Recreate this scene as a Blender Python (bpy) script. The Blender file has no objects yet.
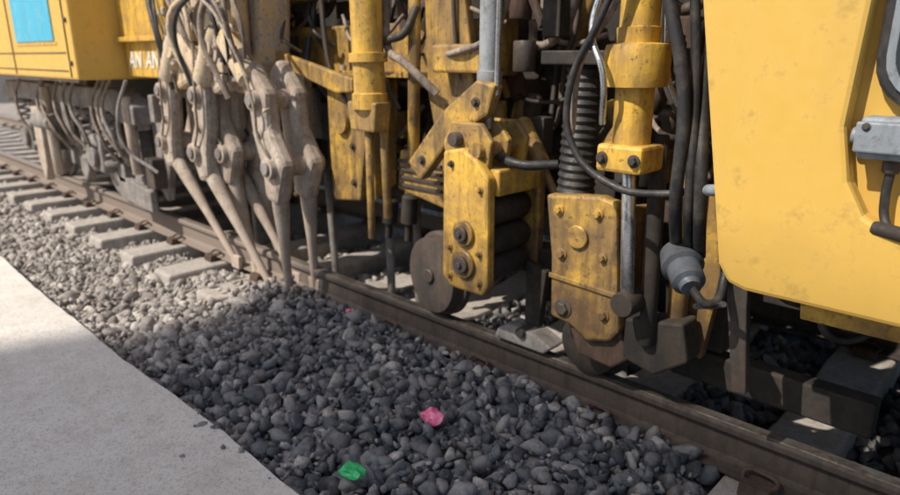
import bpy, bmesh, math, random
import numpy as np
from mathutils import Vector, Matrix
random.seed(7); rng=np.random.default_rng(7)
C=bpy.context.scene.collection

# ------------------------------------------------------------ materials
def new_mat(n):
    m=bpy.data.materials.new(n); m.use_nodes=True
    nt=m.node_tree; b=nt.nodes["Principled BSDF"]
    return m,nt,b
def noise(nt,scale,detail=5,rough=.6,vec=None,stretch=None):
    n=nt.nodes.new("ShaderNodeTexNoise"); n.inputs["Scale"].default_value=scale
    n.inputs["Detail"].default_value=detail; n.inputs["Roughness"].default_value=rough
    g=nt.nodes.new("ShaderNodeNewGeometry"); src=g.outputs["Position"]
    if stretch:
        mp=nt.nodes.new("ShaderNodeMapping"); mp.inputs["Scale"].default_value=stretch
        nt.links.new(src,mp.inputs[0]); src=mp.outputs[0]
    nt.links.new(src,n.inputs["Vector"]); return n.outputs["Fac"]
def ramp(nt,fac,stops):
    r=nt.nodes.new("ShaderNodeValToRGB"); e=r.color_ramp.elements
    while len(e)<len(stops): e.new(.5)
    for i,(p,c) in enumerate(stops):
        e[i].position=p; e[i].color=(c[0],c[1],c[2],1) if hasattr(c,'__len__') else (c,c,c,1)
    nt.links.new(fac,r.inputs[0]); return r.outputs[0]
def mix(nt,f,a,b,mode='MIX'):
    m=nt.nodes.new("ShaderNodeMix"); m.data_type='RGBA'; m.blend_type=mode
    for s,v in ((m.inputs[0],f),(m.inputs[6],a),(m.inputs[7],b)):
        if isinstance(v,bpy.types.NodeSocket): nt.links.new(v,s)
        elif isinstance(v,(int,float)): s.default_value=v
        else: s.default_value=(v[0],v[1],v[2],1)
    return m.outputs[2]
def bump(nt,b,h,strength=.3,dist=.01):
    n=nt.nodes.new("ShaderNodeBump"); n.inputs["Strength"].default_value=strength
    n.inputs["Distance"].default_value=dist
    nt.links.new(h,n.inputs["Height"]); nt.links.new(n.outputs[0],b.inputs["Normal"])
def axis_noise(nt,axis,v0,v1,scale,amp):
    g=nt.nodes.new("ShaderNodeNewGeometry")
    sx=nt.nodes.new("ShaderNodeSeparateXYZ"); nt.links.new(g.outputs["Position"],sx.inputs[0])
    ad=nt.nodes.new("ShaderNodeMath"); ad.operation='MULTIPLY_ADD'
    nt.links.new(noise(nt,scale,6,.7),ad.inputs[0]); ad.inputs[1].default_value=amp; nt.links.new(sx.outputs[axis],ad.inputs[2])
    mr=nt.nodes.new("ShaderNodeMapRange"); mr.inputs[1].default_value=v0; mr.inputs[2].default_value=v1
    nt.links.new(ad.outputs[0],mr.inputs[0]); return mr.outputs[0]
def xdust(nt): # dust thrown up by the working tamping unit: grows along the track
    return axis_noise(nt,0,-1.9,-2.8,2.2,1.6)
def grimy(name,base,dirt,amount,rough=.5,metal=0,scale=6,second=None,bs=.25,dust=None,low=False,pale_low=None):
    m,nt,b=new_mat(name)
    n1=noise(nt,scale,8,.7); lo=.72-amount*.5
    f=ramp(nt,n1,[(max(lo-.10,0),0),(min(lo+.13,1),1)])
    n2=noise(nt,scale*1.5,5,.65,stretch=(2.5,2.5,.35))
    f2=ramp(nt,n2,[(.47,0),(.70,min(1,amount*1.3))])
    n3=noise(nt,scale*7,5,.75)
    f3=ramp(nt,n3,[(.56,0),(.68,min(1,amount*1.6))])
    c=mix(nt,f,base,dirt); c=mix(nt,f2,c,second or [x*.35 for x in dirt]); 
    c=mix(nt,f3,c,(.05,.035,.025))
    if low: # oil and rust thicker near the rail
        c=mix(nt,axis_noise(nt,2,1.66,.96,9,1.35),c,(.085,.05,.03))
    if pale_low: # stone dust clinging low down
        c=mix(nt,axis_noise(nt,2,1.15,.55,7,.9),c,pale_low)
    if dust: c=mix(nt,xdust(nt),c,dust)
    nt.links.new(c,b.inputs["Base Color"])
    b.inputs["Metallic"].default_value=metal
    rr=ramp(nt,n3,[(.35,max(rough-.12,.05)),(.65,min(rough+.25,1))]); nt.links.new(rr,b.inputs["Roughness"])
    bump(nt,b,n3,bs,.004)
    return m
YEL=grimy("paint_yellow_worn",(.80,.48,.065),(.50,.30,.08),.48,.42,second=(.13,.08,.035),low=True)
YELG=grimy("paint_yellow_greasy",(.74,.44,.06),(.30,.185,.065),.64,.45,second=(.05,.035,.025),low=True)
YELC=grimy("paint_yellow_clean",(.66,.41,.085),(.56,.345,.085),.14,.42,scale=2.2,second=(.36,.24,.09),bs=.03)
YELD=grimy("paint_yellow_dusty",(.70,.48,.19),(.54,.44,.33),.62,.75,second=(.30,.225,.16))
DUST=grimy("steel_dust_coated",(.56,.48,.40),(.36,.285,.225),.52,.9,second=(.17,.13,.10),pale_low=(.46,.37,.30))
DUSTB=grimy("bogie_steel_dust",(.30,.275,.26),(.17,.15,.135),.45,.85,second=(.08,.07,.063))
STEEL=grimy("steel_dark",(.065,.058,.054),(.14,.10,.075),.4,.6,.3)
BLACK=grimy("steel_black_grime",(.020,.018,.017),(.055,.042,.03),.4,.7)
RUST=grimy("rust_steel",(.11,.06,.04),(.06,.04,.03),.5,.85,scale=14)
RAILM=grimy("rail_rust_dust",(.065,.05,.043),(.045,.034,.03),.5,.8,scale=9,dust=(.22,.175,.145))
CHROME=grimy("chrome_rod",(.62,.63,.65),(.35,.34,.33),.25,.22,.9,bs=.03)
GREY=grimy("grey_casing",(.25,.28,.31),(.16,.17,.18),.3,.5)
GREYD=grimy("grey_motor",(.085,.10,.12),(.06,.06,.065),.4,.5)
RUBBER=grimy("rubber_hose",(.018,.018,.02),(.08,.07,.06),.3,.5,scale=12,bs=.1)
HOSED=grimy("hose_dusty",(.38,.31,.24),(.19,.145,.12),.5,.8,scale=12)
HOSEG=grimy("hose_grey",(.32,.34,.36),(.16,.15,.15),.3,.5,scale=12)
CYAN=grimy("blue_panel",(.06,.42,.62),(.20,.50,.62),.2,.35,bs=.02)
WHITE=grimy("marking_white",(.75,.72,.66),(.5,.4,.25),.3,.6,bs=.02)
CONC=grimy("sleeper_concrete",(.44,.40,.36),(.34,.30,.26),.42,.95,scale=9,second=(.24,.205,.18))
FACADE=grimy("shade_tower_facade",(.52,.48,.42),(.42,.38,.33),.3,.9,scale=.6)  # facade of the unseen tower added to block the sun
GLASS,nt,b=new_mat("window_glass"); b.inputs["Roughness"].default_value=.08
nt.links.new(ramp(nt,noise(nt,3),[(.3,(.02,.025,.03)),(.7,(.05,.06,.065))]),b.inputs["Base Color"])

def stone_mat():
    m,nt,b=new_mat("ballast_stone")
    g=nt.nodes.new("ShaderNodeNewGeometry")
    base=ramp(nt,g.outputs["Random Per Island"],[(0,(.04,.043,.048)),(.3,(.095,.10,.11)),(.65,(.165,.168,.176)),(.85,(.26,.25,.245)),(1,(.46,.42,.38))])
    dusty=ramp(nt,g.outputs["Random Per Island"],[(0,(.20,.175,.16)),(.4,(.34,.30,.27)),(.8,(.45,.405,.365)),(1,(.55,.51,.46))])
    c=mix(nt,xdust(nt),base,dusty)
    n=noise(nt,60,4,.7)
    c=mix(nt,.7,c,ramp(nt,n,[(.3,.4),(.7,1.4)]),'MULTIPLY')
    n5=noise(nt,9,4,.7)
    c=mix(nt,ramp(nt,n5,[(.48,0),(.66,.6)]),c,(.28,.245,.215))
    nt.links.new(c,b.inputs["Base Color"]); b.inputs["Roughness"].default_value=.85
    bump(nt,b,n,.7,.006); return m
STONE=stone_mat()
def ground_mat(name,stops,sc,dust=None):
    m,nt,b=new_mat(name); n=noise(nt,sc,8,.75)
    c=ramp(nt,n,stops)
    if dust: c=mix(nt,xdust(nt),c,dust)
    nt.links.new(c,b.inputs["Base Color"]); b.inputs["Roughness"].default_value=.95
    bump(nt,b,n,.5,.02); return m
SOIL=ground_mat("soil",[(.3,(.03,.028,.026)),(.7,(.09,.08,.07))],14)
BED=ground_mat("ballast_fines",[(.3,(.04,.038,.036)),(.7,(.10,.09,.085))],40,dust=(.30,.26,.225))
def plat_mat():
    m,nt,b=new_mat("platform_concrete")
    n1=noise(nt,1.3,6,.65); n2=noise(nt,75,5,.85); n3=noise(nt,9,10,.8); n4=noise(nt,190,3,.6)
    c=ramp(nt,n1,[(.3,(.62,.58,.53)),(.7,(.74,.70,.65))])
    c=mix(nt,ramp(nt,n3,[(.47,0),(.64,.6)]),c,(.50,.44,.385))
    c=mix(nt,ramp(nt,n2,[(.53,0),(.62,.7)]),c,(.34,.29,.25))
    c=mix(nt,ramp(nt,n4,[(.60,0),(.66,.7)]),c,(.16,.14,.125))
    nt.links.new(c,b.inputs["Base Color"]); b.inputs["Roughness"].default_value=.95
    bump(nt,b,n2,.5,.006); return m
PLAT=plat_mat()
def leaf_mat():
    m,nt,b=new_mat("leaf_green")
    g=nt.nodes.new("ShaderNodeNewGeometry")
    nt.links.new(ramp(nt,g.outputs["Random Per Island"],[(0,(.03,.06,.012)),(1,(.12,.17,.03))]),b.inputs["Base Color"])
    b.inputs["Roughness"].default_value=.6; return m
LEAF=leaf_mat()
def flat_mat(name,c1,c2,sc,rough=.35,spec=.5):
    m,nt,b=new_mat(name); nt.links.new(ramp(nt,noise(nt,sc),[(.35,c1),(.65,c2)]),b.inputs["Base Color"])
    b.inputs["Roughness"].default_value=rough; return m
PINK=flat_mat("wrapper_pink",(.80,.03,.15),(.9,.35,.5),40)
GREEN=flat_mat("green_plastic",(.02,.42,.12),(.06,.6,.22),40)

# ------------------------------------------------------------ builders
def link(o,parent,mat):
    C.objects.link(o)
    if mat: o.data.materials.append(mat)
    if parent: o.parent=parent
    return o
def empty(n,loc=(0,0,0)):
    e=bpy.data.objects.new(n,None); e.location=loc; C.objects.link(e); return e
def bev(o,w,seg=2):
    if w: 
        m=o.modifiers.new("b","BEVEL"); m.width=w; m.segments=seg; m.limit_method='ANGLE'; m.angle_limit=.6
    return o
def prism(n,pts,y0,y1,mat,parent,bw=.006):
    """outline in XZ, extruded along Y"""
    bm=bmesh.new(); k=len(pts)
    a=[bm.verts.new((x,y0,z)) for x,z in pts]; c=[bm.verts.new((x,y1,z)) for x,z in pts]
    bm.faces.new(a); bm.faces.new(c[::-1])
    for i in range(k): bm.faces.new((a[i],c[i],c[(i+1)%k],a[(i+1)%k]))
    bmesh.ops.recalc_face_normals(bm,faces=bm.faces)
    me=bpy.data.meshes.new(n); bm.to_mesh(me); bm.free()
    return bev(link(bpy.data.objects.new(n,me),parent,mat),bw)
def prismX(n,pts,x0,x1,mat,parent,bw=.006):
    """outline in YZ, extruded along X"""
    bm=bmesh.new(); k=len(pts)
    a=[bm.verts.new((x0,y,z)) for y,z in pts]; c=[bm.verts.new((x1,y,z)) for y,z in pts]
    bm.faces.new(a); bm.faces.new(c[::-1])
    for i in range(k): bm.faces.new((a[i],c[i],c[(i+1)%k],a[(i+1)%k]))
    bmesh.ops.recalc_face_normals(bm,faces=bm.faces)
    me=bpy.data.meshes.new(n); bm.to_mesh(me); bm.free()
    return bev(link(bpy.data.objects.new(n,me),parent,mat),bw)
def box(n,x0,x1,y0,y1,z0,z1,mat,parent,bw=.006):
    return prism(n,[(x0,z0),(x1,z0),(x1,z1),(x0,z1)],y0,y1,mat,parent,bw)
def lathe(n,p0,p1,prof,mat,parent,seg=24,smooth=True):
    """prof: list of (t in 0..1 along axis, radius)"""
    p0=Vector(p0);p1=Vector(p1);d=p1-p0;q=d.to_track_quat('Z','Y')
    bm=bmesh.new(); rings=[]
    for t,r in prof:
        rings.append([bm.verts.new(p0+d*t+q@Vector((r*math.cos(2*math.pi*i/seg),r*math.sin(2*math.pi*i/seg),0))) for i in range(seg)])
    for a,b in zip(rings,rings[1:]):
        for i in range(seg): bm.faces.new((a[i],a[(i+1)%seg],b[(i+1)%seg],b[i]))
    bm.faces.new(rings[0][::-1]); bm.faces.new(rings[-1])
    bmesh.ops.recalc_face_normals(bm,faces=bm.faces)
    me=bpy.data.meshes.new(n); bm.to_mesh(me); bm.free()
    if smooth:
        for f in me.polygons: f.use_smooth=len(f.vertices)==4
        me.set_sharp_from_angle(angle=.6)
    return link(bpy.data.objects.new(n,me),parent,mat)
def cyl(n,p0,p1,r,mat,parent,seg=24,r2=None):
    r2=r if r2 is None else r2; L=(Vector(p1)-Vector(p0)).length; e=min(.006,L*.2)/L; c=min(.004,r*.15)
    return lathe(n,p0,p1,[(0,r-c),(e,r),(1-e,r2),(1,r2-c)],mat,parent,seg)
def bolt(x,y,z,r,parent,mat=None,axis='Y',h=.02):
    v=Vector((0,-h,0)) if axis=='Y' else Vector((h,0,0))
    p=Vector((x,y,z))
    cyl("washer",p,p+v*.3,r*1.5,mat or STEEL,parent,16)
    cyl("bolt",p+v*.3,p+v,r,mat or STEEL,parent,6)
def hose(n,pts,r,mat,parent):
    cu=bpy.data.curves.new(n,'CURVE'); cu.dimensions='3D'; cu.bevel_depth=r; cu.bevel_resolution=2; cu.resolution_u=7
    s=cu.splines.new('BEZIER'); s.bezier_points.add(len(pts)-1)
    for b_,p in zip(s.bezier_points,pts):
        b_.co=p; b_.handle_left_type=b_.handle_right_type='AUTO'
    cu.use_fill_caps=True
    return link(bpy.data.objects.new(n,cu),parent,mat)
def limb(n,pts,radii,y0,y1,mat,parent,bw=.012):
    """forged arm: outline swept around an XZ polyline with half widths"""
    P=[Vector((a,b)) for a,b in pts]; L=[];R=[]
    for i,p in enumerate(P):
        t=(P[min(i+1,len(P)-1)]-P[max(i-1,0)]).normalized(); nn=Vector((-t.y,t.x))
        L.append(p+nn*radii[i]); R.append(p-nn*radii[i])
    out=[(v.x,v.y) for v in L]+[(v.x,v.y) for v in R[::-1]]
    return prism(n,out,y0,y1,mat,parent,bw)

# ------------------------------------------------------------ ground, platform, ballast
def sheet(n,x0,x1,y0,y1,z,mat,nx=2,ny=2,fn=None):
    xs=np.linspace(x0,x1,nx); ys=np.linspace(y0,y1,ny)
    v=[(x,y,(fn(x,y) if fn else z)) for y in ys for x in xs]
    fcs=[(j*nx+i,j*nx+i+1,(j+1)*nx+i+1,(j+1)*nx+i) for j in range(ny-1) for i in range(nx-1)]
    me=bpy.data.meshes.new(n); me.from_pydata(v,[],fcs); return link(bpy.data.objects.new(n,me),None,mat)
sheet("ground",-400,400,-400,400,-.35,SOIL)
bm=bmesh.new(); N=400; top=[];bot=[]
ew=0
for i in range(N+1):
    x=-30+42*i/N; ew=ew*.8+random.uniform(-.007,.007); e=.985+ew+.012*math.sin(x*2.1)
    top.append(bm.verts.new((x,e,.045))); bot.append(bm.verts.new((x,e+.012,-.35)))
bt=[bm.verts.new((v.co.x,-9,.045)) for v in top]
for i in range(N):
    bm.faces.new((top[i],top[i+1],bot[i+1],bot[i])); bm.faces.new((top[i],bt[i],bt[i+1],top[i+1]))
bmesh.ops.recalc_face_normals(bm,faces=bm.faces)
me=bpy.data.meshes.new("platform"); bm.to_mesh(me); bm.free()
link(bpy.data.objects.new("platform",me),None,PLAT)

def sst(a,b,x): 
    t=np.clip((x-a)/(b-a),0,1); return t*t*(3-2*t)
def hgt(x,y):
    s=-x
    w=sst(3.75,3.0,s)
    z=-.085*(1-w)+(.008)*w
    z=z+.018*w*sst(1.7,2.05,y)*(1-sst(2.2,2.3,y))
    z=z-.09*sst(.95,.6,s)*sst(1.3,1.7,y)
    z=z-.05*sst(2.25,2.5,y)-.03*w*sst(1.5,1.05,y)+.03*(1-w)*sst(1.6,1.1,y)
    z=z+.10*np.exp(-((x+3.45)**2/.2+(y-1.95)**2/.06))+.04*np.exp(-((x+4.1)**2/.1+(y-1.95)**2/.03))
    z=z+.012*np.sin(x*5.1+y*3)*np.sin(y*6.3-x*2.2)
    z=z-.12*sst(4.6,5.4,y)
    return z
sheet("ballast_bed",-30,6,.99,7,0,BED,300,90,lambda x,y: float(hgt(x,y))-.03)
vars_=[]
for k in range(40):
    bm=bmesh.new()
    sc=Vector((random.uniform(1.05,1.45),random.uniform(.75,1.05),random.uniform(.6,.95)))
    nrm=[Vector([random.gauss(0,1) for _ in range(3)]).normalized() for _ in range(9)]; dd_=[random.uniform(.38,.75) for _ in nrm]
    for i in range(40):
        v=Vector([random.gauss(0,1) for _ in range(3)]).normalized()*random.uniform(.95,1.1)
        for rep in range(2):
            for n_,d_ in zip(nrm,dd_):      # split the stone along flat fracture planes
                e_=v.dot(n_)-d_
                if e_>0: v-=n_*e_
        bm.verts.new((v.x*sc.x,v.y*sc.y,v.z*sc.z))
    r=bmesh.ops.convex_hull(bm,input=bm.verts)
    bmesh.ops.delete(bm,geom=list({g for g in r["geom_interior"]+r["geom_unused"] if isinstance(g,bmesh.types.BMVert)}),context='VERTS')
    bmesh.ops.remove_doubles(bm,verts=bm.verts,dist=.20)
    bmesh.ops.triangulate(bm,faces=bm.faces)
    bm.verts.ensure_lookup_table()
    for i,v in enumerate(bm.verts): v.index=i
    vars_.append((np.array([v.co[:] for v in bm.verts]),np.array([[v.index for v in f.verts] for f in bm.faces])))
    bm.free()
def scatter(n,regions):
    V=[];F=[];off=0
    for (x0,x1,y0,y1,step,r0,r1,dz) in regions:
        gx,gy=np.meshgrid(np.arange(x0,x1,step),np.arange(y0,y1,step))
        gx=gx.ravel()+rng.uniform(-.5,.5,gx.size)*step; gy=gy.ravel()+rng.uniform(-.5,.5,gy.size)*step
        for x,y in zip(gx,gy):
            z=float(hgt(x,y))+dz+rng.uniform(-.014,.016)
            s=-x; tie=abs(((s-.56+.325)%.65)-.325)<.135 and 1.70<y<4.28
            if tie and z<-.004 and (s>3.2 or s<.9 or y>2.3): continue
            if tie and y<2.2 and 3.2<s<9 and rng.random()<.93 and dz<.03 : continue
            if (2.13<y<2.29 or 3.63<y<3.79): continue
            r=r0+(r1-r0)*rng.random()**1.5
            if rng.random()<.06: r*=1.3
            vv,ff=vars_[rng.integers(40)]
            q=rng.normal(size=4); q/=np.linalg.norm(q); w_,a,b_,c=q
            Rm=np.array([[1-2*(b_*b_+c*c),2*(a*b_-c*w_),2*(a*c+b_*w_)],[2*(a*b_+c*w_),1-2*(a*a+c*c),2*(b_*c-a*w_)],[2*(a*c-b_*w_),2*(b_*c+a*w_),1-2*(a*a+b_*b_)]])
            V.append((vv@Rm.T)*r+np.array([x,y,z])); F.append(ff+off); off+=len(vv)
    V=np.concatenate(V);F=np.concatenate(F)
    me=bpy.data.meshes.new(n); me.vertices.add(len(V)); me.vertices.foreach_set("co",V.ravel())
    me.loops.add(F.size); me.loops.foreach_set("vertex_index",F.ravel().astype(np.int32))
    me.polygons.add(len(F)); me.polygons.foreach_set("loop_start",np.arange(0,F.size,3,dtype=np.int32))
    me.update(calc_edges=True); me.validate()
    return link(bpy.data.objects.new(n,me),None,STONE)
scatter("ballast",[(-7.5,1.2,1.02,2.5,.048,.032,.056,-.014),(-4.2,1.0,1.02,2.2,.070,.032,.056,.014),(-5.5,.6,1.02,2.2,.040,.012,.022,.012),
    (-14,-7.5,1.02,2.6,.065,.035,.05,-.01),(-7.5,1.5,2.5,5.2,.060,.034,.05,-.012),(-4.0,.3,.97,1.05,.09,.014,.03,.050),(-7.0,.3,.80,1.0,.16,.006,.014,.048),
    (-4.0,-3.0,1.7,2.1,.12,.02,.035,.06),(-14,-7.5,2.6,5.2,.1,.05,.07,-.01),(-7.5,3,5.2,6.8,.10,.05,.07,-.01)])
for i in range(-2,26):
    s=.56+.65*i; x=-s
    o=prismX("concrete_sleeper" ,[(1.70,-.20),(4.28,-.20),(4.27,0),(3.4,0),(3.2,-.03),(2.7,-.03),(2.5,0),(1.72,-.005)],x-.13,x+.13,CONC,None,.018)
    for yr in (2.21,3.71):
        for sd in (-1,1):
            prismX("clip_shoulder",[(yr+sd*.085,0),(yr+sd*.15,0),(yr+sd*.14,.045),(yr+sd*.10,.05)],x-.05,x+.05,RUST,o,.004)
            hose("spring_clip",[(x-.05,yr+sd*.10,.03),(x-.055,yr+sd*.06,.052),(x,yr+sd*.05,.056),(x+.055,yr+sd*.07,.052),(x+.04,yr+sd*.13,.04)],.008,RUST,o)
prof=[(-.075,.008),(.075,.008),(.075,.020),(.03,.032),(.009,.045),(.009,.135),(.034,.148),(.036,.170),(.030,.180),(-.030,.180),(-.036,.170),(-.034,.148),(-.009,.135),(-.009,.045),(-.03,.032),(-.075,.020)]
HEAD=grimy("rail_head_steel",(.22,.20,.18),(.10,.08,.065),.5,.4,.5,dust=(.30,.25,.21))
for yr in (2.21,3.71):
    o=prismX("rail",[(yr+a,b) for a,b in prof],-40,12,RAILM,None,.003)
    prismX("running_surface",[(yr-.028,.1805),(yr+.028,.1805),(yr+.022,.184),(yr-.022,.184)],-40,12,HEAD,o,0)

# ------------------------------------------------------------ tamping machine
M=empty("track_tamping_machine")
# --- right cab body
prism("cab_side_panel",[(-.94,2.8),(-.73,1.58),(-.615,.93),(-.585,.885),(-.54,.872),(2.6,.855),(2.6,1.06),(-.16,1.06),(-.25,1.075),(-.31,1.11),(-.35,1.18),(-.375,1.30),(-.362,1.6),(-.34,2.8)],1.65,1.71,YELC,M,.012)
prism("cab_inner_panel",[(-.45,2.8),(-.45,1.0),(2.6,1.0),(2.6,2.8)],1.7105,1.80,YELC,M,.004)
prismX("cab_lower_lip",[(1.72,.81),(1.75,.81),(1.76,.86),(1.70,.86)],-.42,2.6,YEL,M,.004)
box("cab_underside",-.52,2.6,1.80,4.1,.88,.93,BLACK,M)
box("cab_front_wall",-.66,-.56,1.801,4.1,.94,2.8,YEL,M)
box("cab_roof",-.9,2.6,1.66,4.2,2.802,2.9,YELC,M)
def rrect(x0,x1,z0,z1,r,n=6):
    o=[]
    for cx,cz,a0 in ((x1-r,z0+r,-90),(x1-r,z1-r,0),(x0+r,z1-r,90),(x0+r,z0+r,180)):
        for i in range(n+1):
            a_=math.radians(a0+90*i/n); o.append((cx+r*math.cos(a_),cz+r*math.sin(a_)))
    return o
prism("cab_window_gasket",rrect(-.345,.75,1.335,2.5,.11),1.675,1.710,RUBBER,M,.008)
prism("cab_window_frame",rrect(-.325,.73,1.355,2.48,.095),1.668,1.6748,GREY,M,.002)
prism("cab_window_glass",rrect(-.308,.71,1.372,2.46,.085),1.664,1.6678,GLASS,M,0)
box("connector_box",-.345,-.235,1.64,1.71,1.235,1.325,GREY,M,.008)
box("connector_lid",-.35,-.23,1.628,1.639,1.25,1.315,GREY,M,.004)
cyl("connector_gland",(-.345,1.68,1.28),(-.365,1.68,1.28),.020,GREY,M)
cyl("connector_gland",(-.28,1.68,1.235),(-.28,1.68,1.205),.018,STEEL,M)
for dx in (-.33,-.25): bolt(dx,1.628,1.305,.006,M,STEEL,h=.006)
hose("cab_conduit",[(-.28,1.68,1.21),(-.281,1.68,1.15),(-.272,1.675,1.10),(-.25,1.65,1.08)],.010,RUBBER,M)
cyl("conduit_plug",(-.29,1.66,1.085),(-.17,1.64,1.075),.016,BLACK,M)
# under cab
box("coupling_beam",-1.0,2.4,2.5,2.75,.55,.86,BLACK,M)
limb("guard_iron",[(-.68,.90),(-.66,.70),(-.62,.42)],[.035,.03,.022],1.97,2.01,STEEL,M,.006)
lathe("bogie_wheel",(.55,2.16,.60),(.55,2.30,.60),[(0,.41),(.6,.42),(.75,.45),(1,.45)],STEEL,M,48)
lathe("bogie_wheel_far",(.55,3.62,.60),(.55,3.76,.60),[(0,.45),(.25,.45),(.4,.42),(1,.41)],STEEL,M,48)
cyl("axle",(.55,2.3,.6),(.55,3.62,.6),.08,STEEL,M)
box("bogie_sideframe",-.10,1.6,1.95,2.1,.62,.80,BLACK,M,.02)
for i in range(10):
    xa=random.uniform(-.6,.2)
    hose("underfloor_hose",[(xa,1.9,.88),(xa+.05,1.95,.78-random.uniform(0,.1)),(xa+.2,2.1,.8),(xa+.3,2.4,.86)],.012,RUBBER,M)
# --- lifting cylinder (yellow, with flange)
cx,cy=-1.06,1.97
lathe("lift_cylinder",(cx,cy,1.16),(cx-.01,cy,2.3),[(0,.062),(.17,.062),(.172,.10),(.19,.104),(.265,.104),(.285,.098),(.29,.066),(.33,.07),(.332,.062),(1,.062)],YEL,M,32)
box("cylinder_foot",cx-.08,cx+.085,cy-.085,cy+.085,1.085,1.175,YEL,M,.012)
for dx in (-.055,.06): bolt(cx+dx,cy-.085,1.13,.014,M)
cyl("piston_rod",(cx,cy,1.09),(cx+.03,cy,.64),.024,CHROME,M,24)
cyl("rod_eye",(cx+.03,cy-.04,.62),(cx+.03,cy+.05,.62),.045,BLACK,M)
hose("cylinder_pipe",[(cx-.075,cy-.07,2.2),(cx-.08,cy-.09,1.7),(cx-.1,cy-.12,1.52),(cx-.04,cy-.14,1.40),(cx-.06,cy-.09,1.24)],.011,CHROME,M)
hose("cylinder_hose",[(cx-.02,cy-.09,2.3),(cx-.03,cy-.10,1.62),(cx-.13,cy-.12,1.45),(cx-.17,cy-.1,1.2)],.012,HOSED,M)
# --- black bellows
pr=[];nb=16
for i in range(nb*2+1): pr.append((i/(nb*2),.075 if i%2 else .068))
lathe("rubber_bellows",(-1.38,2.15,.93),(-1.36,2.15,1.42),pr,RUBBER,M,24)
box("bellows_plate",-1.50,-1.22,2.05,2.28,1.42,1.47,BLACK,M)
# --- guard slab
prism("clamp_guard_plate",[(-1.435,.94),(-1.20,.965),(-1.13,.95),(-1.10,.6),(-1.085,.47),(-1.12,.42),(-1.22,.39),(-1.30,.44),(-1.39,.45),(-1.40,.7)],2.03,2.09,YELG,M,.012)
prismX("clamp_guard_side",[(2.092,.45),(2.32,.45),(2.32,.90),(2.092,.93)],-1.16,-1.115,YELG,M,.01)
prismX("clamp_guard_side",[(2.092,.45),(2.32,.45),(2.32,.90),(2.092,.93)],-1.42,-1.37,YELG,M,.01)
for x_,z_,r_ in ((-1.37,.89,.014),(-1.20,.90,.014),(-1.35,.72,.016),(-1.33,.50,.026),(-1.15,.52,.016),(-1.17,.74,.012)): bolt(x_,2.03,z_,r_,M,YELG if r_<.02 else STEEL)
cyl("grease_boss",(-1.28,2.03,.80),(-1.28,2.015,.80),.045,YELG,M)
prism("weld_strap",[(-1.40,.635),(-1.10,.62),(-1.10,.60),(-1.40,.615)],2.02,2.03,YELG,M,.003)
prism("clamp_foot",[(-1.33,.44),(-1.10,.46),(-1.05,.36),(-1.12,.30),(-1.27,.31)],2.06,2.16,RUST,M,.01)
cyl("guide_rod",(-1.0,2.05,1.2),(-.98,2.05,.45),.03,BLACK,M)
cyl("guide_rod",(-.93,2.15,1.3),(-.92,2.15,.40),.035,YELG,M)
prism("guide_bracket",[(-1.08,.52),(-.86,.56),(-.83,.42),(-.95,.33),(-1.08,.36)],2.06,2.18,BLACK,M,.01)
prism("side_bracket",[(-1.02,.98),(-.86,1.02),(-.80,.70),(-.84,.38),(-.97,.40)],2.20,2.25,YELG,M,.01)
lathe("hydraulic_motor",(-.86,1.95,.85),(-.75,1.83,.78),[(0,.03),(.05,.055),(.45,.066),(.5,.052),(.85,.05),(.9,.035),(1,.03)],GREYD,M,24)
hose("motor_hose",[(-.75,1.83,.78),(-.70,1.84,.74),(-.70,1.95,.8),(-.74,2.0,1.0)],.014,RUBBER,M)
cyl("support_rod",(-.80,2.0,.66),(-.66,1.86,.745),.010,CHROME,M)
hose("loop_hose",[(-1.05,1.86,1.75),(-1.12,1.83,1.56),(-1.21,1.82,1.36),(-1.19,1.82,1.17),(-1.04,1.82,1.06),(-.86,1.82,1.055),(-.76,1.84,1.08),(-.68,1.80,1.10)],.012,RUBBER,M)
cyl("hose_fitting",(-.70,1.74,1.10),(-.62,1.68,1.12),.016,GREY,M)
for i,(x_,r_) in enumerate(((-.84,.020),(-.80,.015),(-.765,.020))):
    hose("vertical_hose",[(x_-.12,1.80+.03*i,2.4),(x_-.07+.03*i,1.80+.03*i,1.7),(x_+.02-.02*i,1.80+.03*i,1.35),(x_+.02,1.82,1.02),(x_-.02,1.95,.85)],r_,RUBBER,M)
# --- lining roller bracket
DX0,DX1,DY0,DY1=-1.92,-1.655,1.95,2.32
prism("roller_bracket_front",[(DX0,.52),(DX0+.05,.475),(DX1-.03,.475),(DX1,.52),(DX1-.005,.98),(DX1-.07,1.05),(DX0+.11,1.09),(DX0+.01,1.07)],DY0,DY0+.05,YEL,M,.012)
prism("roller_bracket_back",[(DX0,.52),(DX1,.52),(DX1,.98),(DX0,1.05)],DY1-.03,DY1+.02,YELG,M,.01)
box("roller_bracket_top",DX0+.02,DX1+.01,DY0+.052,DY1-.032,.90,1.01,YEL,M,.01)
box("roller_bracket_web",DX0+.04,DX0+.09,DY0+.052,DY1-.032,.50,.90,YELG,M,.006)
for z_ in (.82,.69,.57):
    lathe("lining_roller",(DX1-.085,DY0+.055,z_),(DX1-.085,DY1-.035,z_),[(0,.05),(.08,.064),(.9,.064),(1,.05)],BLACK,M,32)
for z_,r_ in ((.735,.045),(.60,.05)):
    cyl("bearing_boss",(-1.785,DY0,z_),(-1.785,DY0-.018,z_),r_*1.25,YELG,M,32)
    cyl("bearing_cap",(-1.785,DY0-.018,z_),(-1.785,DY0-.034,z_),r_*.75,STEEL,M,24)
    cyl("bearing_pin",(-1.785,DY0-.034,z_),(-1.785,DY0-.045,z_),r_*.28,STEEL,M,6)
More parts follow.
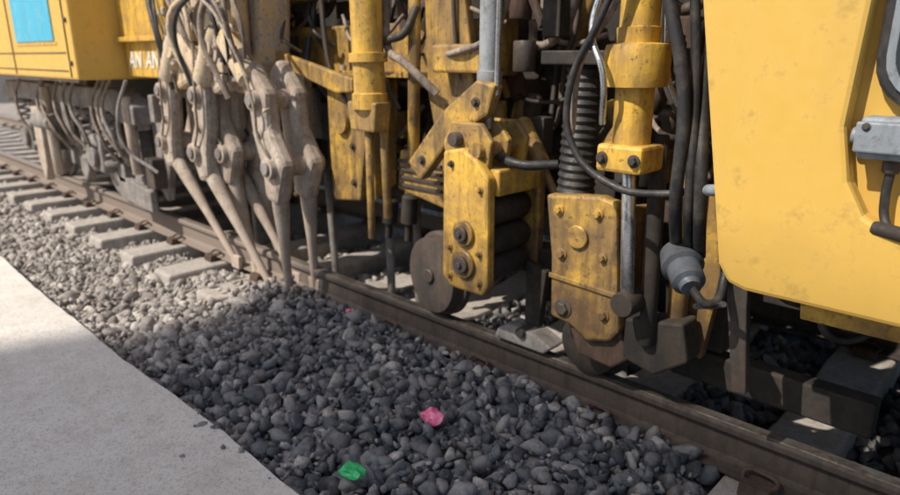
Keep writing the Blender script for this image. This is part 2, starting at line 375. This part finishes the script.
for x_,z_ in ((-1.86,1.02),(-1.70,.93),(-1.87,.66),(-1.70,.66),(-1.70,.53),(-1.87,.53)): bolt(x_,DY0,z_,.010,M,YELG if z_<1 else STEEL)
for y_ in (1.99,2.10,2.22):
    prism("pivot_lug",[(-1.93,1.0),(-1.70,1.0),(-1.68,1.12),(-1.74,1.19),(-1.90,1.19),(-1.95,1.10)],y_,y_+.03,YELG,M,.008)
cyl("pivot_pin",(-1.86,1.95,1.12),(-1.86,2.28,1.12),.03,STEEL,M)
cyl("pivot_pin",(-1.745,1.96,1.08),(-1.745,2.28,1.08),.035,YELG,M)
prism("rocker_arm",[(-2.22,.98),(-2.14,.90),(-1.93,1.12),(-1.74,1.22),(-1.70,1.34),(-1.80,1.36),(-2.0,1.22)],2.03,2.09,YELG,M,.012)
for x_,z_ in ((-1.80,1.27),(-2.12,1.0)): bolt(x_,2.03,z_,.014,M)
cyl("column_rod",(-1.80,2.1,1.16),(-1.79,2.1,1.34),.03,CHROME,M)
lathe("column_cylinder",(-1.79,2.1,1.32),(-1.78,2.1,2.5),[(0,.045),(.01,.052),(.06,.052),(.062,.044),(1,.044)],HOSEG,M,28)
cyl("column_pipe",(-1.715,2.06,1.30),(-1.70,2.06,2.5),.012,CHROME,M)
lathe("measuring_wheel",(-2.20,2.15,.40),(-2.18,2.26,.40),[(0,.10),(.02,.19),(.55,.20),(.6,.215),(.85,.215),(1,.20)],STEEL,M,48)
cyl("wheel_hub",(-2.20,2.13,.40),(-2.20,2.15,.40),.035,STEEL,M)
prism("yoke_block",[(-2.46,.80),(-2.10,.74),(-2.06,.90),(-2.12,1.0),(-2.44,1.0)],2.18,2.34,YELG,M,.01)
for y_ in (.82,.86,.90,.94): box("yoke_fin",-2.44,-2.14,2.165,2.18,y_,y_+.015,STEEL,M,.002)
cyl("tension_rod",(-2.47,2.1,1.35),(-2.45,2.1,.66),.022,YELG,M)
cyl("tension_rod",(-2.33,2.2,1.9),(-2.36,2.2,.95),.03,YELG,M)
prism("hanger_plate",[(-2.30,1.9),(-2.08,1.9),(-1.98,1.35),(-2.05,1.12),(-2.22,1.05),(-2.28,1.3)],2.22,2.27,YELG,M,.01)
box("cross_block",-2.15,-1.86,2.12,2.21,1.38,1.50,YELG,M,.012)
prism("rail_clamp_shoe",[(-1.78,.20),(-1.50,.20),(-1.46,.24),(-1.56,.28),(-1.70,.285),(-1.76,.25)],2.15,2.26,DUSTB,M,.01)
cyl("shoe_pin",(-1.62,2.13,.27),(-1.62,2.28,.27),.024,STEEL,M)
prism("clamp_arm",[(-1.66,.28),(-1.58,.28),(-1.55,.55),(-1.66,.58)],2.22,2.26,BLACK,M,.006)
lathe("lifting_roller",(-1.28,2.14,.32),(-1.28,2.28,.32),[(0,.10),(.1,.13),(.6,.13),(.65,.16),(1,.16)],BLACK,M,40)
box("lower_frame",-1.65,-.8,2.30,2.42,.38,.62,BLACK,M,.01)
box("rail_guard_beam",-1.0,-.30,2.32,2.40,.23,.36,BLACK,M,.01)
# --- frames
prism("frame_leg",[(-3.06,1.34),(-2.70,1.34),(-2.74,1.0),(-2.80,.68),(-3.05,.65),(-3.06,1.0)],2.20,2.26,YELG,M,.012)
prismX("frame_leg_side",[(2.262,.68),(2.42,.75),(2.45,1.33),(2.262,1.33)],-2.78,-2.74,YELG,M,.008)
for z_ in (.78,.98,1.2): bolt(-2.84,2.20,z_,.014,M)
cyl("leg_boss",(-2.92,2.20,1.10),(-2.92,2.17,1.10),.06,YELG,M)
box("frame_leg",-3.62,-3.42,2.3,2.36,.7,1.4,YELD,M,.01)
lathe("squeeze_cylinder",(-2.50,2.05,1.20),(-2.52,2.05,2.3),[(0,.05),(.005,.085),(.07,.085),(.075,.075),(.20,.075),(.203,.092),(.24,.092),(.243,.075),(1,.075)],YEL,M,32)
prism("cylinder_clevis",[(-2.60,1.10),(-2.42,1.10),(-2.40,1.24),(-2.62,1.24)],2.0,2.1,YELG,M,.01)
cyl("thin_rod",(-2.52,2.05,1.15),(-2.52,2.05,.55),.020,YELG,M)
box("main_beam",-4.6,-2.0,2.42,2.56,1.36,1.62,YELG,M,.012)
box("main_beam_flange",-4.6,-2.0,2.36,2.42,1.34,1.37,YELG,M,.004)
prism("diagonal_brace",[(-4.2,1.60),(-4.05,1.60),(-2.75,1.34),(-2.75,1.27),(-2.9,1.26)],2.14,2.18,YELG,M,.01)
box("upper_beam",-4.3,-1.9,2.30,2.45,1.76,1.98,YELG,M,.012)

# --- tamping units
def tamping_unit(x,y,tips,big=1.0):
    prism("unit_housing",[(x-.34,2.3),(x+.16,2.3),(x+.18,1.75),(x+.14,1.42),(x+.02,1.22),(x-.22,1.24),(x-.34,1.5)],y+.10,y+.32,YELD,M,.03)
    prism("unit_front_casting",[(x-.28,1.72),(x-.02,1.76),(x+.06,1.5),(x-.02,1.28),(x-.22,1.22),(x-.32,1.42)],y-.02,y+.10,YELD,M,.03)
    cyl("eccentric_hub",(x-.12,y-.07,1.50),(x-.12,y+.12,1.50),.11,DUST,M,32)
    cyl("eccentric_cap",(x-.12,y-.09,1.50),(x-.12,y-.06,1.50),.065,YELD,M,24)
    for a_ in range(6):
        bolt(x-.12+.088*math.cos(a_*1.047),y-.07,1.50+.088*math.sin(a_*1.047),.010,M,DUST,h=.012)
    lathe("squeeze_cylinder",(x-.06,y-.03,1.60),(x-.44,y-.02,1.12),[(0,.05),(.1,.07),(.6,.07),(.62,.055),(.64,.03),(1,.03)],YELD,M)
    lathe("squeeze_cylinder",(x+.02,y-.03,1.58),(x+.40,y-.02,1.16),[(0,.05),(.1,.07),(.6,.07),(.62,.055),(.64,.03),(1,.03)],YELD,M)
    lathe("unit_cylinder",(x+.10,y+.02,2.3),(x+.08,y+.02,1.45),[(0,.065),(.4,.065),(.42,.085),(.5,.085),(.52,.06),(1,.06)],YELD,M)
    arms=((-.43,tips[0],[(x-.30,1.42),(x-.36,1.22),(x-.37,1.02),(x-.45,.86),(x-.40,.68)]),
          (.42,tips[1],[(x+.20,1.40),(x+.33,1.22),(x+.34,1.04),(x+.44,.86),(x+.40,.66)]))
    for dx,tip,pl in arms:
        for yy in (y-.05,y+.14):
            limb("tine_arm",pl,[.065*big,.10*big,.085*big,.115*big,.06*big],yy,yy+.10,DUST,M,.03)
        for j,r_ in ((1,.055),(3,.06)):
            px,pz=pl[j]
            cyl("arm_pin",(px,y-.085,pz),(px,y+.27,pz),r_,DUST,M,24)
            cyl("arm_pin_cap",(px,y-.10,pz),(px,y-.085,pz),r_*.6,DUSTB,M,12)
        bolt(pl[2][0],y-.05,pl[2][1],.02,M,DUST)
        hose("grease_line",[(pl[0][0],y-.07,pl[0][1]+.1),(pl[1][0]+.05,y-.09,pl[1][1]-.06),(pl[2][0]+.03,y-.08,pl[2][1]),(pl[3][0]+.03,y-.07,pl[3][1]+.04)],.008,HOSED,M)
        for yy in (y+.0,y+.19):
            p0=Vector((x+dx,yy,.78)); p1=Vector((tip,yy+.09,.04))
            q=(p1-p0).normalized()
            lathe("tamping_tine",p0,p1,[(0,.045),(.08,.052),(.25,.046),(.55,.030),(.86,.024),(1,.02)],DUST,M,12)
            e=p1-q*.02
            prism("tine_blade",[(e.x-.06,e.z+.05),(e.x+.06,e.z+.05),(e.x+.05,e.z-.045),(e.x-.05,e.z-.045)],e.y-.014,e.y+.014,DUST,M,.006)
    hs=[HOSED,HOSED,YELD,DUST,HOSED,RUBBER]
    for i in range(12):
        xa=x+random.uniform(-.36,.22); xb=x+random.uniform(-.38,.3); ya=y+random.uniform(-.10,.06)
        hose("unit_hose",[(xa,ya+.1,2.3),(xa+random.uniform(-.08,.08),ya,1.9),(xb+random.uniform(-.12,.12),ya-.05,1.62),(xb,ya+.02,1.25+random.uniform(-.05,.2))],random.choice((.010,.014,.020)),random.choice(hs),M)
    for i in range(20):
        xa=x+random.uniform(-.34,.14); za=random.uniform(1.30,2.1); w=random.uniform(.03,.11)
        box("unit_fitting",xa,xa+w,y-.06,y-.021,za,za+random.uniform(.03,.11),random.choice((DUST,YELD,YELD,DUSTB)),M,.008)
tamping_unit(-4.32,2.03,(-4.11,-3.84)); tamping_unit(-3.60,1.93,(-3.50,-3.30),1.0)
for sx in (-4.38,-3.62):
    for dx in (-.1,.15):
        cyl("tamping_tine_inner",(sx+dx-.12,2.55,.75),(sx+dx,2.5,.0),.025,DUSTB,M,12)
        limb("tine_arm_inner",[(sx+dx-.2,1.25),(sx+dx-.16,1.0),(sx+dx-.1,.72)],[.06,.09,.05],2.5,2.6,DUSTB,M,.015)
for sx in (-2.95,-2.7):
    cyl("tamping_tine_inner",(sx-.02,2.55,.8),(sx+.05,2.5,.0),.025,DUSTB,M,12)
# --- left bodies
box("engine_cover",-10.5,-5.33,1.65,3.9,1.28,3.0,YELC,M,.02)
box("engine_cover_skirt",-10.5,-5.36,1.662,1.70,1.262,1.279,STEEL,M,.002)
box("cover_panel_blue",-6.72,-5.72,1.640,1.6495,1.56,2.4,CYAN,M,.004)
box("cover_panel_frame",-6.76,-5.68,1.645,1.6497,1.53,1.555,YEL,M,.002)
for zz in (1.34,1.47): box("cover_seam",-10.4,-5.5,1.644,1.6497,zz,zz+.008,STEEL,M,.001)
for xx in (-5.45,-6.9,-7.9): box("cover_edge",xx,xx+.012,1.642,1.6497,1.30,2.9,STEEL,M,.001)
for zz in (1.40,1.70): cyl("cover_latch",(-5.40,1.65,zz),(-5.40,1.635,zz),.018,STEEL,M,12)
by=1.98
box("side_box",-5.329,-4.52,by,3.0,1.57,2.8,YEL,M,.015)
box("side_box_lower",-5.30,-4.55,by+.02,3.0,1.30,1.565,YEL,M,.012)
box("side_box_ledge",-5.32,-4.50,by-.04,by-.001,1.55,1.585,YEL,M,.006)
def text(n,s,x,z,size,y,mat):
    cu=bpy.data.curves.new(n,'FONT'); cu.body=s; cu.size=size; cu.extrude=.002; cu.offset=.004
    o=bpy.data.objects.new(n,cu); C.objects.link(o); o.parent=M; cu.materials.append(mat)
    o.rotation_euler=(math.pi/2,0,0); o.location=(x,y,z); cu.shear=.2
text("marking","AN",-5.25,1.37,.16,by+.016,WHITE); text("marking","AN",-4.95,1.37,.16,by+.016,WHITE)
# --- bogie
for wx in (-6.1,-8.1):
    lathe("wheel",(wx,2.14,.62),(wx,2.28,.62),[(0,.36),(.01,.42),(.6,.43),(.7,.46),(1,.46)],DUSTB,M,56)
    lathe("wheel_face",(wx,2.08,.62),(wx,2.14,.62),[(0,.10),(.3,.13),(.6,.30),(1,.34)],DUSTB,M,40)
    box("axle_box",wx-.15,wx+.15,1.93,2.10,.48,.80,DUSTB,M,.03)
    cyl("axle_cap",(wx,1.89,.63),(wx,1.93,.63),.10,DUSTB,M,24)
    for sx in (-.27,.27):
        pts=[(wx+sx+.06*math.cos(a_*.7),2.0+.06*math.sin(a_*.7),.60+a_*.0075) for a_ in range(48)]
        hose("coil_spring",pts,.013,DUSTB,M)
        cyl("spring_seat",(wx+sx,2.0,.56),(wx+sx,2.0,.60),.09,DUSTB,M)
        cyl("spring_seat",(wx+sx,2.0,.96),(wx+sx,2.0,1.0),.09,DUSTB,M)
prism("bogie_frame",[(-8.9,.98),(-8.7,.98),(-8.4,1.02),(-5.7,1.02),(-5.45,.94),(-5.2,.94),(-5.2,1.08),(-5.5,1.2),(-8.7,1.2),(-8.9,1.1)],1.95,2.12,DUSTB,M,.015)
prism("brake_hanger",[(-5.55,.98),(-5.40,.98),(-5.42,.35),(-5.50,.28),(-5.62,.40),(-5.56,.7)],2.05,2.13,DUSTB,M,.012)
prism("brake_hanger",[(-6.95,.98),(-6.75,.98),(-6.72,.40),(-6.85,.28),(-6.98,.45)],2.05,2.13,DUSTB,M,.012)
prism("brake_hanger",[(-7.50,.98),(-7.25,.98),(-7.28,.40),(-7.38,.25),(-7.5,.45)],1.85,1.93,DUST,M,.012)
prism("axle_guard",[(-5.25,1.0),(-5.0,1.0),(-5.02,.6),(-5.12,.34),(-5.24,.42)],2.1,2.16,DUSTB,M,.012)
prism("track_scraper",[(-5.9,.5),(-5.2,.42),(-5.2,.25),(-5.8,.28)],2.0,2.06,DUSTB,M,.012)
cyl("brake_cylinder",(-7.45,1.9,.85),(-6.95,1.9,.85),.085,DUSTB,M)
cyl("damper",(-5.30,1.95,1.15),(-5.33,1.98,.55),.04,DUST,M)
cyl("damper",(-7.05,1.88,1.18),(-7.08,1.90,.35),.045,DUST,M)
for i in range(12):
    xa=random.uniform(-7.9,-5.1)
    hose("bogie_hose",[(xa,1.9,1.28),(xa+random.uniform(-.1,.1),1.84,1.05),(xa+random.uniform(-.2,.2),1.86,.8),(xa+random.uniform(-.2,.2),2.0,.6)],.014,random.choice((HOSED,DUSTB,DUSTB)),M)
for i in range(34):
    xa=random.uniform(-8,-5.0); za=random.uniform(.4,1.2); w=random.uniform(.04,.16);h=random.uniform(.05,.25)
    box("bogie_bracket",xa,xa+w,2.0,2.06+random.uniform(0,.07),za,za+h,random.choice((DUSTB,DUSTB,STEEL)),M,.01)
# --- dark interior, chassis
box("chassis_core",-10,-.70,3.0,3.5,.80,2.9,BLACK,M,.01)
box("chassis_top",-5.3,-.70,2.35,4.2,2.75,2.95,YELC,M,.01)
box("far_side_frame",-10,-.70,3.85,4.1,.35,1.4,BLACK,M,.01)
box("centre_frame",-5.2,-.9,2.85,2.99,.50,.80,BLACK,M,.01)
box("cross_member",-5.25,-5.05,2.2,4.0,.9,1.28,BLACK,M,.01)
for wx in (-6.1,-8.1,-2.2): lathe("wheel_far",(wx,3.64,.62),(wx,3.78,.62),[(0,.46),(.3,.46),(.4,.43),(1,.42)],STEEL,M,40)
for i in range(190):
    x=random.uniform(-4.4,-.75); y=random.uniform(2.35,2.98); z=random.uniform(.62,2.1)
    w=random.uniform(.04,.16);h=random.uniform(.04,.2);m_=random.choice((STEEL,BLACK,YELG,STEEL,BLACK,BLACK,RUST,RUST))
    k_=random.random()
    if k_<.45: box("valve_block",x,x+w,y,y+.08,z,z+h,m_,M,.006)
    elif k_<.8:
        lathe("hydraulic_cylinder",(x,y,z),(x+random.uniform(-.25,.25),y,z-random.uniform(.2,.45)),[(0,.03),(.05,.045),(.6,.045),(.62,.02),(1,.02)],m_,M,16)
    else: cyl("accumulator",(x,y,z),(x,y,z+h*1.5),.05,m_,M,20)
for i in range(70):
    x=random.uniform(-4.2,-.85); y=random.uniform(2.12,2.75); z=random.uniform(1.2,2.2)
    dx=random.uniform(-.5,.5); sag=random.uniform(.1,.4)
    hose("hydraulic_hose",[(x,y,z),(x+dx*.2,y-.05,z-sag*.8),(x+dx*.6,y-.08,z-sag),(x+dx,y,z-sag*.3+random.uniform(-.4,.1))],random.choice((.010,.014,.020)),random.choice((RUBBER,RUBBER,RUBBER,HOSED,STEEL)),M)
for i in range(8):
    x=random.uniform(-3.3,-1.0); y=random.uniform(2.1,2.3); 
    hose("steel_pipe",[(x,y,2.3),(x,y,1.5),(x+.02,y+.02,1.35),(x+.10,y+.05,1.2)],.010,random.choice((CHROME,YELD,STEEL)),M)

# ------------------------------------------------------------ litter
def crumple(n,loc,size,mat,seed,flat=.45):
    """crushed foil/film"""
    r=random.Random(seed); bm=bmesh.new()
    bmesh.ops.create_icosphere(bm,subdivisions=2,radius=1)
    for v in bm.verts:
        k_=r.uniform(.62,1.1)
        v.co=Vector((v.co.x*size*k_,v.co.y*size*.8*k_,v.co.z*size*flat*k_))
    me=bpy.data.meshes.new(n); bm.to_mesh(me); bm.free()
    o=link(bpy.data.objects.new(n,me),None,mat); o.location=loc; return o
crumple("pink_wrapper",(-1.63,1.60,.075),.058,PINK,3,.6)
crumple("green_plastic_lid",(-1.61,1.18,.055),.054,GREEN,5,.35)
crumple("pink_paper_scrap",(-2.75,2.05,.09),.022,PINK,11)

# ------------------------------------------------------------ hedge beyond the track
n=26000
cl=rng.uniform([-30,8.2,-.3],[10,10.5,2.6],(420,3)); ci=rng.integers(0,420,n)
ctr=cl[ci]+rng.normal(0,.28,(n,3)); ctr[:,2]=np.abs(ctr[:,2]+.3)-.3
a1=rng.normal(size=(n,3)); a1/=np.linalg.norm(a1,axis=1)[:,None]
a2=np.cross(a1,rng.normal(size=(n,3))); a2/=np.linalg.norm(a2,axis=1)[:,None]
sz=rng.uniform(.03,.07,(n,1))
V=np.stack([ctr-a1*sz,ctr-a2*sz*.5,ctr+a1*sz,ctr+a2*sz*.5],1).reshape(-1,3)
me=bpy.data.meshes.new("hedge"); me.from_pydata(V.tolist(),[],[(4*i,4*i+1,4*i+2,4*i+3) for i in range(n)])
link(bpy.data.objects.new("hedge",me),None,LEAF)

# ------------------------------------------------------------ unseen tower added behind the camera to shade platform and ballast
EL=math.radians(48); AZ=math.radians(18)
B=empty("added_shade_tower")
by_=-24
bx=-3.45-(1.5-by_)*math.tan(AZ)
bh=.70+(1.65-by_)/math.cos(AZ)*math.tan(EL)-.6
box("shade_tower_walls",bx,bx+17,by_-11,by_,-.34,bh,FACADE,B,0)
box("shade_tower_parapet",bx-.1,bx+17.1,by_-11.1,by_+.1,bh+.003,bh+.6,FACADE,B,0)
for fl in range(9):
    for wx in range(5):
        box("shade_tower_window",bx+1.5+wx*3.1,bx+3+wx*3.1,by_+.003,by_+.05,1+fl*3.0,2.5+fl*3.0,GLASS,B,0)
        box("shade_tower_sill",bx+1.4+wx*3.1,bx+3.1+wx*3.1,by_+.003,by_+.14,.9+fl*3.0,.997+fl*3.0,FACADE,B,0)

# ------------------------------------------------------------ light
W=bpy.data.worlds.new("World"); bpy.context.scene.world=W; W.use_nodes=True
nt=W.node_tree; bg=nt.nodes["Background"]; sk=nt.nodes.new("ShaderNodeTexSky"); sk.sky_type='NISHITA'; sk.sun_disc=False
sk.sun_elevation=EL; sk.sun_rotation=math.radians(180)+AZ; sk.air_density=1.2; sk.dust_density=2.5
nt.links.new(sk.outputs[0],bg.inputs[0]); bg.inputs[1].default_value=.15
L=bpy.data.lights.new("sun","SUN"); L.energy=5.0; L.angle=math.radians(.53); L.color=(1,.93,.82)
so=bpy.data.objects.new("sun",L); C.objects.link(so)
so.rotation_euler=Vector((math.sin(AZ)*math.cos(EL),math.cos(AZ)*math.cos(EL),-math.sin(EL))).to_track_quat('-Z','Y').to_euler()

# ------------------------------------------------------------ camera
cam=bpy.data.cameras.new("camera"); cam.sensor_width=36; cam.lens=26.0; cam.clip_end=1000; cam.clip_start=.05
cam.dof.use_dof=True; cam.dof.focus_distance=1.75; cam.dof.aperture_fstop=2.6
co=bpy.data.objects.new("camera",cam); C.objects.link(co); co.location=(0,0,1.45)
p=math.radians(16.4); a=math.radians(46.2)
fw=Vector((-math.cos(a),math.sin(a),0))*math.cos(p)+Vector((0,0,-math.sin(p)))
co.rotation_euler=fw.to_track_quat('-Z','Y').to_euler()
bpy.context.scene.camera=co
bpy.context.scene.view_settings.view_transform='Standard'; bpy.context.scene.view_settings.look='None'
